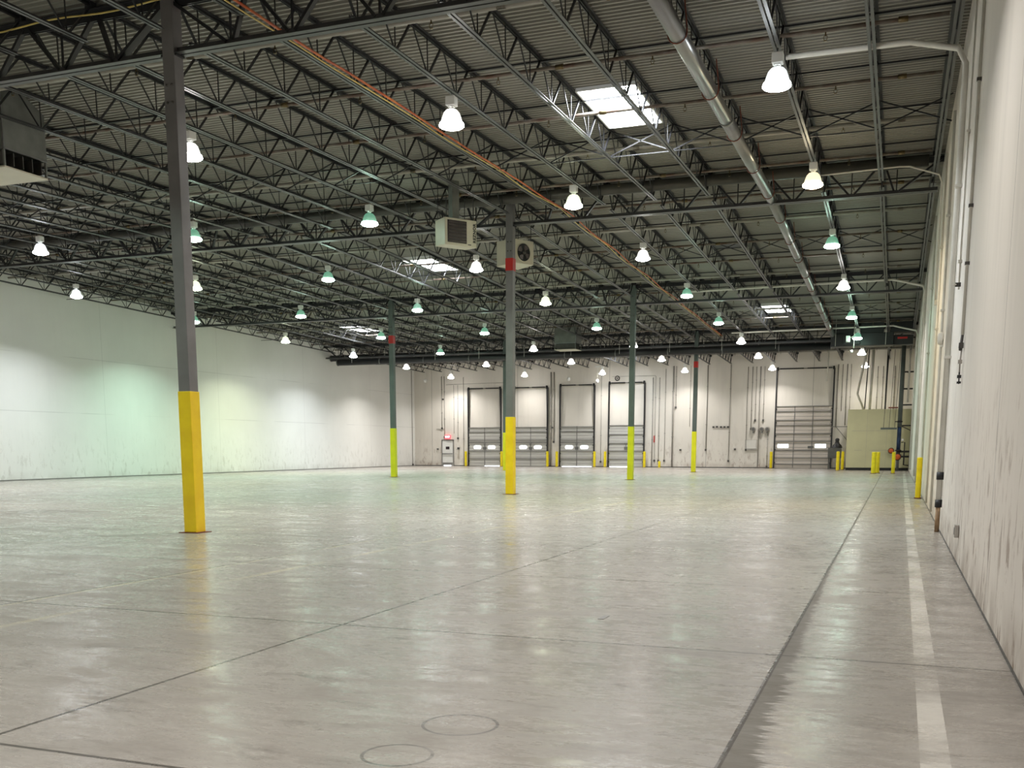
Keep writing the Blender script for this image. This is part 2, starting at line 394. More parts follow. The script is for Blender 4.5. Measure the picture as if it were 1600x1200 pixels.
for y0, b in bays:
    length = BAYY if b < 4 else YF - GY[3]
    for k in range(-16, 9):
        x = kx(k) if k < 8 else XR - .24
        z0, z1 = deck(y0), deck(y0 + BAYY)
        a = (x, y0 + 1, z0 - .7); e = (x, y0 + length - .5, z1 - .7); a2 = (x, y0 + .3, z0 - .05); e2 = (x, y0 + length - .2, z1 - .05)
        if not (seg_in_frame(a, e, 0) or seg_in_frame(a2, e2, 0)): continue
        rot = (math.atan((z1 - z0) / BAYY), 0, 0)
        lab = 'dark open-web roof joist, %s from the scuffed side wall, %s roof bay from dock wall' % (ORD[9 - k], ORD[5 - b])
        if b == 4: y = y0 - (BAYY - length) + .02; loc = (x, y + .05, deck(y)); 
        else: loc = (x, y0 + .05, z0)
        if b == 4: rot = (math.atan(-SL), 0, 0); loc = (x, YF - .03 - LJ * .86, deck(YF - LJ * .86))
        if b == 4:
            o = dup(proto, loc, rot, lab) if not first else proto
            o.scale = (1, .86, 1)
            o.location = (x, GY[3] + .05, deck(GY[3])); o.scale = (1, (YF - GY[3] - .08) / LJ, 1)
        elif first:
            proto.location = loc; proto.rotation_euler = rot; proto['label'] = lab; first = False
        else: dup(proto, loc, rot, lab)

# ------------------------------------------------------------------ girders
def girder_proto(x0, x1, name_nodes):
    """x0<x1, local x=0 at x0; bottom chord underside at z=0, depth .88"""
    L = x1 - x0; D = .88
    t = thing('joist_girder', '', 'roof girder', group='roof girders')
    top = MB(); angle_pair(top, (0, 0, D), (L, 0, D), .15, .016, .035, -1); top.build('top_chord', M['steel'], t)
    bot = MB(); angle_pair(bot, (.12, 0, 0), (L - .12, 0, 0), .105, .014, .035, 1); bot.build('bottom_chord', M['chord'], t)
    n = int(round(L / SP)); sp = L / n; nodes = [(i + .5) * sp for i in range(n)]; nodes[0] = .75 * sp; nodes[-1] = L - .75 * sp
    for i, xb in enumerate(nodes):
        wl = .14 if i == 0 else .09; wr = .14 if i == n - 1 else .09
        MB().bar((xb - .06, 0, .07), (i * sp + .05, 0, D - .07), wl, .05).build('diagonal', M['steel'], t)
        MB().bar((xb + .06, 0, .07), ((i + 1) * sp - .05, 0, D - .07), wr, .05).build('diagonal', M['steel'], t)
        MB().bar((xb, 0, .05), (xb, 0, D - .05), .030).build('vertical_strut', M['steel'], t)
    return t
SPANS = [(COLX[0], XR - .02), (COLX[1], COLX[0]), (XL + .02, COLX[1])]
SN = ['reaching the scuffed side wall', 'between the two post rows', 'reaching the green-lit long wall']
GN = ['nearest the camera', 'at the roof ridge', 'one line beyond the ridge', 'next before the dock wall']
for si, (a, b) in enumerate(SPANS):
    pr = None
    for gi, y in enumerate(GY):
        z = deck(y) - 1.0
        if not seg_in_frame((a, y, z), (b, y, z), 0): continue
        lab = 'dark steel girder %s, span %s' % (GN[gi], SN[si])
        if pr is None:
            pr = girder_proto(a, b, None); pr.location = (a, y, z); pr['label'] = lab
        else: dup(pr, (a, y, z), (0, 0, 0), lab)

# ------------------------------------------------------------------ columns
CW = .115
def column(x, y, lab, band=None, green=False, ytop=2.42, plate=False):
    t = thing('steel_column', lab, 'column', (x, y, 0), group='steel columns', kind='thing')
    zt = deck(y) - .13
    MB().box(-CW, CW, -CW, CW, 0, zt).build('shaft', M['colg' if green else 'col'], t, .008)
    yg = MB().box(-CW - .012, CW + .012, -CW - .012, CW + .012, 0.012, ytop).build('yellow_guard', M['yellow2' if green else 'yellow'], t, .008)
    yg['label'] = 'bright yellow painted guard'
    MB().cbox((.02, -CW - .022, .12), (.14, .02, .10)).build('scrape_patch', M['box'], yg) if plate is None else None
    MB().box(-.20, .20, -.20, .20, 0, .012).build('base_plate', M['rust'], t)
    cap = MB().box(-.19, .19, -.16, .16, zt - .02, zt)
    cap.box(-.16, .16, -.10, .10, zt - .90, zt - .86); cap.build('cap_plate', M['steel'], t)
    for sx in (-1, 1):
        for dz in (.35, .62): MB().lathe([(0, .02), (.018, .02), (.022, .0)], (sx * .05, -CW, zt - 1.0 - dz), 8, 'y').build('bolt', M['box'], t)
    if band:
        MB().box(-CW - .008, CW + .008, -CW - .008, CW + .008, band[0], band[1]).build('red_band', M['red'], t)
    return t
column(COLX[0], GY[0], 'large grey steel column with yellow base, nearest the camera', plate=True)
column(COLX[0], GY[1], 'grey steel column with red band and yellow base, standing beside the two unit heaters', (6.85, 7.22))
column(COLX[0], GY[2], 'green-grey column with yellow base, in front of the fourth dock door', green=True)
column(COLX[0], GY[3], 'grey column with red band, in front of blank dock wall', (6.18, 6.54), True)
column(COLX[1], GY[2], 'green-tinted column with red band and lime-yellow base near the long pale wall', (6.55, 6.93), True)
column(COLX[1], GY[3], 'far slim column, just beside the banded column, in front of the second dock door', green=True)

# ------------------------------------------------------------------ bridging, sprinkler lines
BN = ['first', 'fifth', 'fourth', 'third', 'second', 'last']
for bi, (y0, b) in enumerate(bays):
    y1 = y0 + BAYY if b < 4 else YF
    for r, fr in enumerate((.13, .33, .50, .70, .90)):
        y = y0 + fr * (y1 - y0); z = deck(y) - .03
        if not seg_in_frame((XL, y, z), (XR, y, z), 0, 80): continue
        o = MB().bar((XL + .05, y, z - .04), (XR - .2, y, z - .04), .035, .035).build('bridging_bar', M['steel'])
        tag(o, 'thin dark bridging bar under deck, %s in the %s roof bay from dock wall' % (ORD[r + 1], ORD[5 - b]), 'bridging bar', 'bridging bars')
    # crossed braces between neighbouring joists
    y = y0 + (.66 if b == 1 else .52) * (y1 - y0); z = deck(y)
    if seg_in_frame((XL, y, z), (XR, y, z), 0, 80):
        t = thing('cross_bracing', 'row of thin crossed braces between joists, %s roof bay from the dock wall' % ORD[5 - b], 'bracing', (0, y, z), group='rows of crossed joist braces')
        for k in range(-16, 8):
            if not in_frame([(kx(k) + .7, y, z - .3)], 30): continue
            MB().bar((.03, 0, -.07), (SP - .03, 0, -.63), .028).bar((.03, 0, -.63), (SP - .03, 0, -.07), .028).build('brace', M['steel'], t, loc=(kx(k), 0, 0))
        MB().bar((XL + .1, 0, -.655), (XR - .2, 0, -.655), .022).build('tie_rod', M['steel'], t)

def head_mesh():
    mb = MB(); mb.lathe([(0, 0), (.012, 0), (.014, -.05), (.010, -.07)], (0, 0, 0), 8)
    mb.tube([(-.012, 0, -.05), (-.034, 0, -.09), (-.022, 0, -.13), (0, 0, -.145), (.022, 0, -.13), (.034, 0, -.09), (.012, 0, -.05)], .006, 6)
    mb.lathe([(0, -.145), (.030, -.145), (.030, -.151), (0, -.151)], (0, 0, 0), 10); return mb
hd = None
SPR = [3.0, 6.1, 9.15, 12.2, 15.2]
yk = GY[0] + 1.85 - 3.06
lines = []
while yk < YF - 1: lines.append(yk); yk += 3.06
cnt = len(lines)
for i, y in enumerate(lines):
    z = deck(y) - .30
    if not seg_in_frame((XL, y, z), (XR, y, z), 0, 80): continue
    pm = 'pale_line' if i % 3 == 1 else 'pipe'
    t = thing('sprinkler_pipe', 'narrow sprinkler pipe threaded through the roof joists, %s line from the dock wall' % ORD[cnt - i], 'sprinkler pipe', (0, y, z), group='sprinkler branch lines')
    MB().tube([(XL + .3, 0, 0), (XR - .35, 0, 0)], .036 if pm == 'pipe' else .05, 10).build('pipe', M[pm], t)
    for k in (-13, -9, -5, -1, 3, 7):
        if not in_frame([(kx(k) + .5, y, z)], 5): continue
        MB().tube([(-.08, 0, 0), (.08, 0, 0)], .050, 10).build('coupling', M['brass'], t, loc=(kx(k) + .48, 0, 0))
    for k in range(-16, 8, 2):
        x = kx(k) + .75
        if not in_frame([(x, y, z - .1)], 10): continue
        if hd is None: hd = head_mesh().build('sprinkler_head', M['brass'], t); o = hd
        else: o = hd.copy(); C.objects.link(o); o.parent = t
        o.location = (x, 0, -.03)

# ------------------------------------------------------------------ high-bay lamps
LX = [(6, 'first'), (2, 'second'), (-2, 'third'), (-6, 'fourth'), (-10, 'fifth'), (-14, 'sixth')]
LY = [18.8, 26.7, 34.6, 42.3, 50.3, 58.0, 65.5, 73.2]
TN = {(6, 2): 'green', (6, 1): 'warm', (6, 4): 'green', (6, 5): 'green', (2, 1): 'lime', (2, 3): 'green', (2, 4): 'green', (-2, 3): 'lime', (-2, 4): 'green',
      (-2, 1): 'green', (-6, 2): 'green', (-6, 3): 'green', (-6, 4): 'green', (-6, 1): 'green', (-10, 3): 'green', (-10, 4): 'green', (-10, 5): 'green', (-14, 2): 'cool', (-14, 3): 'green', (-10, 2): 'lime', (-14, 4): 'lime', (-14, 5): 'cool',
      (-10, 1): 'cool', (6, 0): 'cool', (2, 0): 'white'}
DIM = {(6, 2), (2, 3), (2, 4), (6, 4), (6, 5), (-6, 2), (-6, 3), (-10, 3), (-2, 4), (-6, 4), (-10, 5)}
def lamp_proto(tint):
    t = thing('high_bay_lamp', '', 'lamp', group='high-bay lamps')       # origin at lens rim
    hk = MB().tube([(0, 0, .52), (0, 0, .60)], .010, 6).tube([(-.03, 0, .60), (-.02, 0, .635), (.02, 0, .635), (.03, 0, .60)], .006, 6); hk.build('hook', M['galv'], t)
    MB().cbox((0, 0, .43), (.19, .19, .17)).cbox((0, 0, .335), (.12, .12, .03)).build('ballast_box', M['white'], t, .015)
    MB().lathe([(.045, .33), (.05, .30), (.06, .285)], n=14).build('neck', M['white'], t)
    MB().lathe([(.06, .29), (.11, .27), (.155, .22), (.185, .14), (.21, .06), (.225, .0), (.238, -.004), (.238, -.016), (.215, -.012), (.20, .05), (.175, .13), (.145, .21), (.10, .255)], n=28).build('reflector_bell', M['bell_' + tint], t)
    MB().lathe([(.229, .035), (.241, .0), (.243, -.018), (.225, -.035), (.205, -.045), (.17, -.055), (.10, -.075), (.0, -.082)], n=28).build('lens', M['lens_' + tint], t)
    return t
def add_light(x, y, z, col, e, parent=None):
    L = bpy.data.lights.new('lamp_light', 'AREA'); L.shape = 'DISK'; L.size = .40; L.energy = e; L.color = col; L.spread = 2.35
    o = bpy.data.objects.new('lamp_light', L); C.objects.link(o)
    if parent: o.parent = parent; o.location = (0, 0, -.09)
    else: o.location = (x, y, z)
    return o
E0 = 175
protos = {}
for k, row in LX:
    for j, y in enumerate(LY):
        x = kx(k) + .03; z = deck(y) - .68 - .62
        tint = TN.get((k, j), 'white'); col = TINT[tint]
        e = E0 * (.72 if (k, j) in DIM else 1.0) * (1.7 if k == -14 else 1.0) * (.5 if j == 7 else 1.0) * (.5 if k == 6 and j >= 5 else 1.0)
        word = {'white': 'bright white', 'warm': 'amber-glowing', 'green': 'green-tinted', 'lime': 'yellow-green', 'cool': 'cool white'}[tint]
        lab = '%s high-bay lamp, %s row from the scuffed side wall, %s from the dock wall' % (word, row, ORD[8 - j])
        if in_frame([(x, y, z)], 15):
            if tint not in protos:
                t = lamp_proto(tint); t.location = (x, y, z); t['label'] = lab; protos[tint] = t; first_children = list(t.children)
            else: t = dup(protos[tint], (x, y, z), (0, 0, random.uniform(-.3, .3)), lab)
        add_light(x, y, z - .09, col, e)
for k, row in LX:                       # the rows behind and above the camera
    for y in (11.0, 3.2, -4.6, -11.0):
        tint = 'green' if (k, y) in ((-2, 3.2), (-2, 11.0), (-6, 11.0)) else 'white'
        add_light(kx(k), y, deck(y) - 1.30, TINT[tint], E0 * (.95 if k == 6 else .6 if k > 0 else .75))

# ------------------------------------------------------------------ long pipes and ducts under the roof
t = thing('round_pipe_run', 'long galvanised round pipe hung along a joist, parallel to the scuffed side wall', 'pipe', (-3.62, 0, 0))
ys = [-.5, 8, GY[0], 22, YR, 38, GY[2], 53, GY[3] - 1.9]
for a, b in zip(ys[:-1], ys[1:]):
    MB().tube([(0, a + .02, deck(a) - .86), (0, b, deck(b) - .86)], .135, 20).build('pipe_length', M['galv'], t)
    MB().tube([(0, b - .05, deck(b) - .86), (0, b + .05, deck(b) - .86)], .148, 20).build('joint_collar', M['galvd'], t)
y = 14.0
while y < 58:
    s = MB(); z = deck(y) - .86
    pts = [(.155 * math.cos(q), 0, .155 * math.sin(q)) for q in [PI * (1 - i / 8) + 0 for i in range(9)]]
    s.tube([(-.155, 0, .10)] + [(p[0], 0, -abs(p[2])) for p in pts] + [(.155, 0, .10)], .012, 6)
    s.bar((.155, 0, .08), (.10, 0, .55), .02); s.build('rusty_hanger', M['rust'], t, loc=(0, y, z)); y += 3.05

o = MB().tube([(XL + 4, YR - .55, deck(YR) - .34), (XR - .4, YR - .55, deck(YR) - .34)], .15, 18).build('ridge_pipe', M['darkpipe'])
tag(o, 'thick dark round pipe running along the ridge girder behind its web', 'pipe')
for nm, y, zc, x0, x1, r, lab in (('round_duct', 61.95, 7.52, -36.7, -3.75, .20, 'long black duct, higher of two, ending against the green-lit long wall'),
                                ('round_duct', 60.6, 7.10, -35.4, -3.75, .20, 'long black duct, lower of two, with open end short of the green-lit wall')):
    t = thing(nm, lab, 'duct', (0, y, zc))
    MB().tube([(x0, 0, 0), (x1, 0, 0)], r, 20).build('duct_tube', M['duct'], t)
    rm = MB()
    xx = x0
    while xx < x1: rm.tube([(xx, 0, 0), (xx + .06, 0, 0)], r + .018, 20); xx += 3.2
    rm.build('seam_ring', M['grey'], t)
    xx = x0 + 1.2
    while xx < x1:
        MB().bar((xx, -r - .01, -.05), (xx, -r - .01, .75), .03, .012).build('hanger_strap', M['pale'], t); xx += 3.05
t = thing('duct_plenum', 'big black ductwork box hanging beside the scuffed wall before the riser', 'duct', (-1.75, 60.2, 7.30))
MB().box(-1.95, 1.30, -.55, .55, -.32, .36).build('housing', M['duct'], t, .02)
for k in (5, 6, 7): MB().box(kx(k) + 1.75 + .12, kx(k) + 1.75 + SP - .22, -.50, .50, .36, .95).build('upper_box', M['duct'], t, .02)
MB().box(-1.3, -.4, -.75, -.55, -.25, .2).build('access_cover', M['black'], t, .02)
MB().box(1.30, 2.3, -.35, .35, -.30, .20).build('side_branch', M['black'], t, .02)
for x in (-1.7, .9): MB().bar((x, -.57, -.3), (x, -.57, 1.3), .04, .02).build('hanger_strap', M['pale'], t)
MB().cbox((1.75, -.37, .05), (.5, .03, .10)).build('red_tag', M['red'], t)

# ------------------------------------------------------------------ unit heaters
def heater(x, y, z, rz, lab, W, D, H, flue, text):
    t = thing('unit_heater', lab, 'heater', (x, y, z), rz)
    w, d, h = W / 2, D / 2, H / 2
    body = MB()
    vs = [(-w, -d, -h), (w, -d, -h), (w, -d, h), (-w, -d, h), (-w * .96, d, -h * .9), (w * .96, d, -h * .9), (w * .96, d, h * .98), (-w * .96, d, h * .98)]
    body.add(vs, [(0, 1, 2, 3), (5, 4, 7, 6), (4, 0, 3, 7), (1, 5, 6, 2), (3, 2, 6, 7), (4, 5, 1, 0)]); body.build('cabinet_shell', M['heater'], t, .015)
    gx0, gx1 = -w + .08, w * .36; gz0, gz1 = -h + .08, h - .06
    gr = MB().box(gx0, gx1, -d - .006, -d + .02, gz0, gz1).build('outlet_grille', M['heaterd'], t)
    sl = MB()
    for i in range(7):
        zz = gz0 + (gz1 - gz0) * (i + .5) / 7
        sl.add([(gx0 + .03, -d - .03, zz - .012), (gx1 - .03, -d - .03, zz - .012), (gx1 - .03, -d - .006, zz + .022), (gx0 + .03, -d - .006, zz + .022)], [(0, 1, 2, 3)])
        sl.box(gx0 + .03, gx1 - .03, -d - .034, -d - .026, zz - .016, zz - .010)
    sl.build('louvre_slat', M['slat'], gr)
    MB().box(w * .44, w * .64, -d - .008, -d, -h + .05, -h + .075).build('name_plate', M['box'], t)
    if text:
        text_mesh(text, .125, .002, M['black'], t, (w * .86, -d - .008, .02), (PI / 2, -PI / 2, 0), 1.1)
    fan = MB().lathe([(.27, 0), (.29, .012), (.29, .03), (.27, .03)], (0, d + .02, 0), 28, 'y').build('fan_guard', M['heater'], t)
    MB().lathe([(0, -.002), (.27, -.002)], (0, d + .004, 0), 28, 'y').build('fan_opening', M['black'], t)
    for i in range(4):
        a = i * PI / 2 + .5; bl = MB(); vs = []
        for q, rr in ((-.35, .09), (.35, .09), (.5, .22), (.1, .25), (-.35, .23)):
            vs.append((rr * math.cos(a + q), d + .02 + .02 * q, rr * math.sin(a + q)))
        bl.add(vs, [(0, 1, 2, 3, 4)]); bl.build('fan_blade', M['slat'], t)
    MB().lathe([(0, -.06), (.06, -.06), (.07, 0), (0, 0)], (0, d + .01, 0), 14, 'y').build('fan_motor', M['box'], t)
    if flue: MB().box(-.11, .11, -.02, .20, h - .01, flue).build('flue', M['galvd'], t)
    for sx in (-1, 1):
        for sy in (-1, 1):
            MB().bar((sx * w * .85, sy * d * .8, h - .02), (sx * w * .85, sy * d * .8, deck(y) - z - .60), .016).build('hanger_rod', M['steel'], t)
heater(-12.02, 27.3, 7.45, math.radians(53.9), 'cream unit heater with dark louvred outlet hanging before the ridge girder', 1.03, .60, .74, 1.45, 'REZNOR')
heater(-11.80, 31.55, 7.62, math.radians(-119.4), 'cream unit heater showing its round fan, partly hidden behind the banded column', .90, .80, .78, None, None)

# ------------------------------------------------------------------ roof-drop air diffusers
def air_drop(x, y, ztop, zb, w, d, lab):
    t = thing('air_diffuser', lab, 'air diffuser', (x, y, 0))
    b = MB(); c = .45
    vs = [(0, 0, zb), (w, 0, zb), (w, d, zb), (0, d, zb), (0, 0, ztop), (w, 0, ztop), (w, d, ztop - .25), (0, d, ztop - .25), (w, d * .55, ztop), (0, d * .55, ztop)]
    b.add([(-v[0], v[1], v[2]) for v in vs], [(0, 4, 5, 1), (1, 5, 8, 6, 2), (2, 6, 7, 3), (3, 7, 9, 4, 0), (4, 9, 8, 5), (9, 7, 6, 8)])
    b.build('sheet_metal_box', M['galvd'], t)
    MB().bar((0, 0, zb), (0, 0, ztop), .03).bar((0, 0, zb), (0, d, zb), .03).bar((0, 0, zb), (-w, 0, zb), .03).build('edge_trim', M['galv'], t)
    g = MB()
    for i in range(5): g.box(-w + .08, -.08, .08 + i * (d - .16) / 4.0 - .01, .08 + i * (d - .16) / 4.0 + .01, zb - .28, zb - .02)
    g.build('vane_slat', M['box'], t)
    for px, py in ((0, 0), (-w, 0), (0, d), (-w, d)):
        MB().bar((px - (.02 if px == 0 else -.02), py + (.02 if py == 0 else -.02), zb - .34), (px - (.02 if px == 0 else -.02), py + (.02 if py == 0 else -.02), zb), .04).build('corner_post', M['galvd'], t)
    MB().box(-w, 0, 0, d, zb - .37, zb - .34).build('bottom_plate', M['heater'], t)
air_drop(-17.60, 16.84, 8.80, 7.60, 1.36, 1.15, 'grey sheet-metal air drop box with pale bottom plate, hanging in the near roof bay')
air_drop(-17.6, 57.0, 8.35, 7.45, 1.3, 1.1, 'small far air drop box with pale bottom plate, hanging just before black ducts')
for (x, y, w, d, lab) in ((-6.2, 39.4, 1.2, .8, 'dark square roof hatch opening above the joists, between two lamp rows near scuffed wall'), (-29.9, 39.3, 1.2, .9, 'dark square roof opening high above the green-lit side of the hall')):
    t = thing('roof_hatch', lab, 'roof hatch', (x, y, deck(y) - .06)); 
    MB().box(-w / 2, w / 2, -d / 2, d / 2, 0, .02).build('opening_dark', M['black'], t)  # black sheet stands in for the darkness inside the opening
    MB().bar((-w / 2, -d / 2, 0), (w / 2, -d / 2, 0), .04).bar((-w / 2, d / 2, 0), (w / 2, d / 2, 0), .04).bar((-w / 2, -d / 2, 0), (-w / 2, d / 2, 0), .04).bar((w / 2, -d / 2, 0), (w / 2, d / 2, 0), .04).build('angle_frame', M['steel'], t)

# ------------------------------------------------------------------ cables
def cable(name, pts, r, m, lab):
    tag(MB().tube(pts, r, 6).build(name, m), lab, 'cable')
def run(x, y0, y1, dz, amp, n=60, ph=0.0):
    return [(x + .03 * math.sin(i * .9 + ph), y0 + (y1 - y0) * i / n, deck(y0 + (y1 - y0) * i / n) - .60 + dz + amp * abs(math.sin(i * .52 + ph))) for i in range(n + 1)]
cable('orange_cable', run(-9.72, 12.5, 60, -.02, -.03), .022, M['cableo'], 'orange-red cable clipped along one roof joist from the near bay toward the dock wall')
cable('yellow_cable', run(-9.78, 12.5, 60, -.05, -.04, ph=1.1), .013, M['cabley'], 'thin yellow cable running beside the orange cable along the joist')
cable('yellow_cable', [(-16 + i * .35, 14.15, 8.52 - .05 * math.sin(i * PI / 7) ** 2) for i in range(15)], .014, M['cabley'], 'thin yellow cable draped along the nearest roof girder by its column')

# ------------------------------------------------------------------ dock doors
def dock_door(idx, x0, x1, H, TH, ribs, cols, wins, mk, gap, zs=None):
    t = thing('door_%d' % idx, DL[idx], 'dock door', ((x0 + x1) / 2, YF, 0)); struct(t); w = (x1 - x0) / 2
    pn = MB(); n = ribs
    for i in range(n):      # corrugated sectional leaf
        z0, z1 = .03 + (H - .03) * i / n, .03 + (H - .03) * (i + 1) / n
        pn.box(-w, w, -.11, -.05, z0 + .015, z1 - .015); pn.box(-w, w, -.095, -.05, z0 - .015, z0 + .015)
    pn.build('door_leaf', M[mk], t)
    jn = MB()
    for i in range(1, n): jn.box(-w, w, -.1115, -.10, .03 + (H - .03) * i / n - .013, .03 + (H - .03) * i / n + .013)  # dark strips painting shade into the recesses between leaf panels
    jn.build('joint_shade', M['jointgrey'], t)
    for z in zs: MB().box(-w, w, -.16, -.108, z - .028, z + .028).build('strut_bar', M['rib'], t)
    for c in cols: MB().box(c * w - .03, c * w + .03, -.135, -.108, .05, H).build('centre_stile', M['rib'], t)
    for sx in (-1, 1):
        tr = MB().box(sx * (w + .05) - .05, sx * (w + .05) + .05, -.17, -.03, 0, TH)
        tr.build('track', M['track'], t)
        br = MB(); xx = sx * (w + .05)
        br.bar((xx, -.20, H), (xx - sx * .02, -.62 + .3, TH), .035)
        for q in range(4):
            zz = H + (TH - H) * (q + .6) / 4.6; br.bar((xx, -.10, zz), (xx - sx * .01, -.16 - .12 * q / 3, zz + .05), .03)
        br.build('track_brace', M['track'], t)
        MB().lathe([(0, -.06), (.11, -.06), (.13, 0), (.11, .06), (0, .06)], (sx * (w + .0), -.16, TH + .03), 14, 'x').build('cable_drum', M['black'], t)
        ro = MB()
        for q in range(5): ro.cbox((sx * (w - .01), -.15, .4 + q * (H - .6) / 4), (.08, .05, .07))
        ro.build('roller_key', M['black'], t)
    MB().tube([(-w - .08, -.16, TH + .03), (w + .08, -.16, TH + .03)], .022, 8).build('torsion_shaft', M['black'], t)
    MB().tube([(-w + .15, -.16, TH + .03), (-.12, -.16, TH + .03)], .045, 10).tube([(.12, -.16, TH + .03), (w - .15, -.16, TH + .03)], .045, 10).build('torsion_spring', M['black'], t)
    for cx, cz, ww, hh, round_ in wins:
        f = MB()
        prof = []
        N = 8; r = hh / 2 if round_ else .03
        for qx, qz, a0 in ((1, 1, 0), (-1, 1, 90), (-1, -1, 180), (1, -1, 270)):
            for i in range(N + 1):
                a = math.radians(a0 + 90 * i / N); prof.append((qx * (ww / 2 - r) + r * math.cos(a), qz * (hh / 2 - r) + r * math.sin(a)))
        def plate(s, y, nm, m, par):
            return MB().add([(cx + px * s[0], y, cz + pz * s[1]) for px, pz in prof], [tuple(range(len(prof)))]).build(nm, m, par)
        fr = plate(((ww + .08) / ww, (hh + .08) / hh), -.112, 'window_frame', M['white'], t)
        plate((1, 1), -.118, 'pane', M['day'], fr)
    lk = MB().cbox((0, -.13, 1.42), (.26, .05, .22)).bar((-.09, -.14, 1.85), (0, -.14, 1.55), .02).bar((.09, -.14, 1.85), (0, -.14, 1.55), .02)
    if idx == 5: lk = MB().cbox((.55, -.13, 1.5), (.38, .05, .16))
    lk.build('lock_box', M['grey'], t)
    if gap: MB().box(gap[0] * w, gap[1] * w, -.13, -.11, .004, .045).build('light_gap', M['day'], t)
    return t
DL = {1: 'white ribbed dock door nearest the exit door, two oval windows', 2: 'white ribbed dock door with oval windows, partly behind the banded column',
      3: 'white ribbed dock door with daylight gap, between two pairs of yellow bollards', 4: 'white ribbed dock door without windows, behind the green-grey column',
      5: 'large wide drive-in sectional door with two rectangular windows, beside beige enclosure'}
W2 = [(-.62, 1.50, .62, .25, True), (.60, 1.50, .62, .25, True)]
DZ = [3.03, 2.70, 2.05, 1.85, 1.22, .62]
dock_door(1, -32.0, -29.32, 3.06, 6.05, 13, (0,), W2, 'doorp', (-.0, .95), DZ)
dock_door(2, -28.1, -25.45, 3.06, 6.05, 13, (0,), W2, 'doorp', None, DZ)
dock_door(3, -24.33, -21.68, 3.10, 6.15, 13, (0,), W2, 'doorp', (-.9, .9), DZ)
dock_door(4, -20.45, -17.80, 3.14, 6.25, 13, (), [], 'doorp', (-.95, .2), [3.12, 2.45, 1.80, 1.22, .62])
dock_door(5, -8.15, -4.35, 4.38, 6.95, 18, (-.33, .33), [(-1.35, 1.58, .74, .25, False), (1.22, 1.58, .74, .25, False)], 'doorp5', None, [4.36, 4.02, 3.4, 3.05, 2.45, 1.9, 1.3, .75, .3])

# exit door with sign
t = thing('door_6', 'white personnel door with small window and push bar, under the EXIT sign', 'door', (-33.9, YF, 0)); struct(t)
MB().box(-.46, .46, -.08, -.03, .02, 2.02).build('door_leaf', M['white'], t)
MB().box(-.53, -.46, -.10, 0, 0, 2.10).box(.46, .53, -.10, 0, 0, 2.10).box(-.53, .53, -.10, 0, 2.02, 2.10).build('door_frame', M['rib'], t)
MB().box(-.16, .16, -.09, -.075, 1.33, 1.55).build('window_pane', M['heaterd'], t)
MB().tube([(-.44, -.13, .98), (.44, -.13, .98)], .03, 8).build('push_bar', M['box'], t)
MB().box(-.44, .44, -.09, -.078, .06, .28).build('kick_plate', M['rib'], t)
MB().box(-.32, .30, -.12, -.09, .0, .07).build('light_gap', M['day'], t)
MB().box(-.1, .52, -.15, -.08, 2.05, 2.10).build('door_closer', M['box'], t)
t = thing('exit_sign', 'small red glowing EXIT sign on the dock wall above the personnel door', 'sign', (-33.88, YF - .10, 2.32))
MB().box(-.24, .24, -.03, .1, -.15, .15).build('sign_case', M['signr'], t, .01)
text_mesh('EXIT', .20, .003, M['signw'], t, (0, -.036, 0), (PI / 2, 0, 0))
o = MB().cbox((0, 0, 0), (.16, .12, .14)).add([(-.1, -.06, -.07), (.1, -.06, -.07), (.14, -.16, -.1), (-.14, -.16, -.1)], [(0, 1, 2, 3)]).build('floodlight', M['box'], loc=(-32.95, YF - .09, 1.42))
tag(o, 'small dark swivel floodlight on the dock wall beside the personnel door', 'floodlight')

# ------------------------------------------------------------------ bollards
def bollard_proto(r, h):
    t = thing('bollard', '', 'bollard', group='yellow bollards')
    MB().tube([(0, 0, 0), (0, 0, h - r * .35)], r, 18, False).lathe([(r, h - r * .35), (r * .92, h - r * .12), (r * .6, h), (0, h + r * .06)], n=18).build('post', M['bollard'], t)
    MB().tube([(0, 0, .0), (0, 0, .03)], r + .025, 18).build('foot_collar', M['rust'], t)
    return t
BP = None
def bollard(x, y, h, r, lab):
    global BP
    if BP is None: BP = bollard_proto(.08, 1.2); BP.location = (x, y, 0); BP['label'] = lab; o = BP
    else: o = dup(BP, (x, y, 0), (0, 0, 0), lab)
    o.scale = (r / .08, r / .08, h / 1.2)
for x, lab in ((-32.16, 'yellow bollard between exit door and the first dock door'), (-29.10, 'yellow bollard at the other side of the first dock door, by the banded column'),
               (-25.28, 'yellow bollard just past the second dock door'), (-24.52, 'yellow bollard in front of the third dock door, on the exit-sign side'),
               (-21.50, 'yellow bollard just past the third dock door, on the beige enclosure side'), (-20.66, 'yellow bollard before the fourth dock door, on the exit-sign side'),
               (-17.62, 'yellow bollard just past the fourth dock door, beyond the green-grey column'), (-8.36, 'yellow bollard at the wide drive-in door, beside the wall gauges')):
    bollard(x, YF - .42, 1.18, .10, lab)
bollard(-16.5, YF - .3, .46, .09, 'short stubby yellow bollard at the dock wall foot')
bollard(-3.50, 69.0, 1.22, .105, 'yellow bollard at the front corner of the beige enclosure, front one of a pair')
bollard(-3.30, 70.9, 1.22, .095, 'yellow bollard at the beige enclosure corner, rear one of the pair')
bollard(-1.16, 61.5, 1.22, .13, 'stout yellow bollard before the beige enclosure, centre of its face')
bollard(-.98, 62.6, 1.22, .13, 'yellow bollard close behind the stout one before the enclosure')
bollard(-.11, 61.9, 1.22, .10, 'yellow bollard standing before the orange riser valves')
bollard(.66, 31.75, 1.19, .08, 'lone yellow bollard against the scuffed side wall')

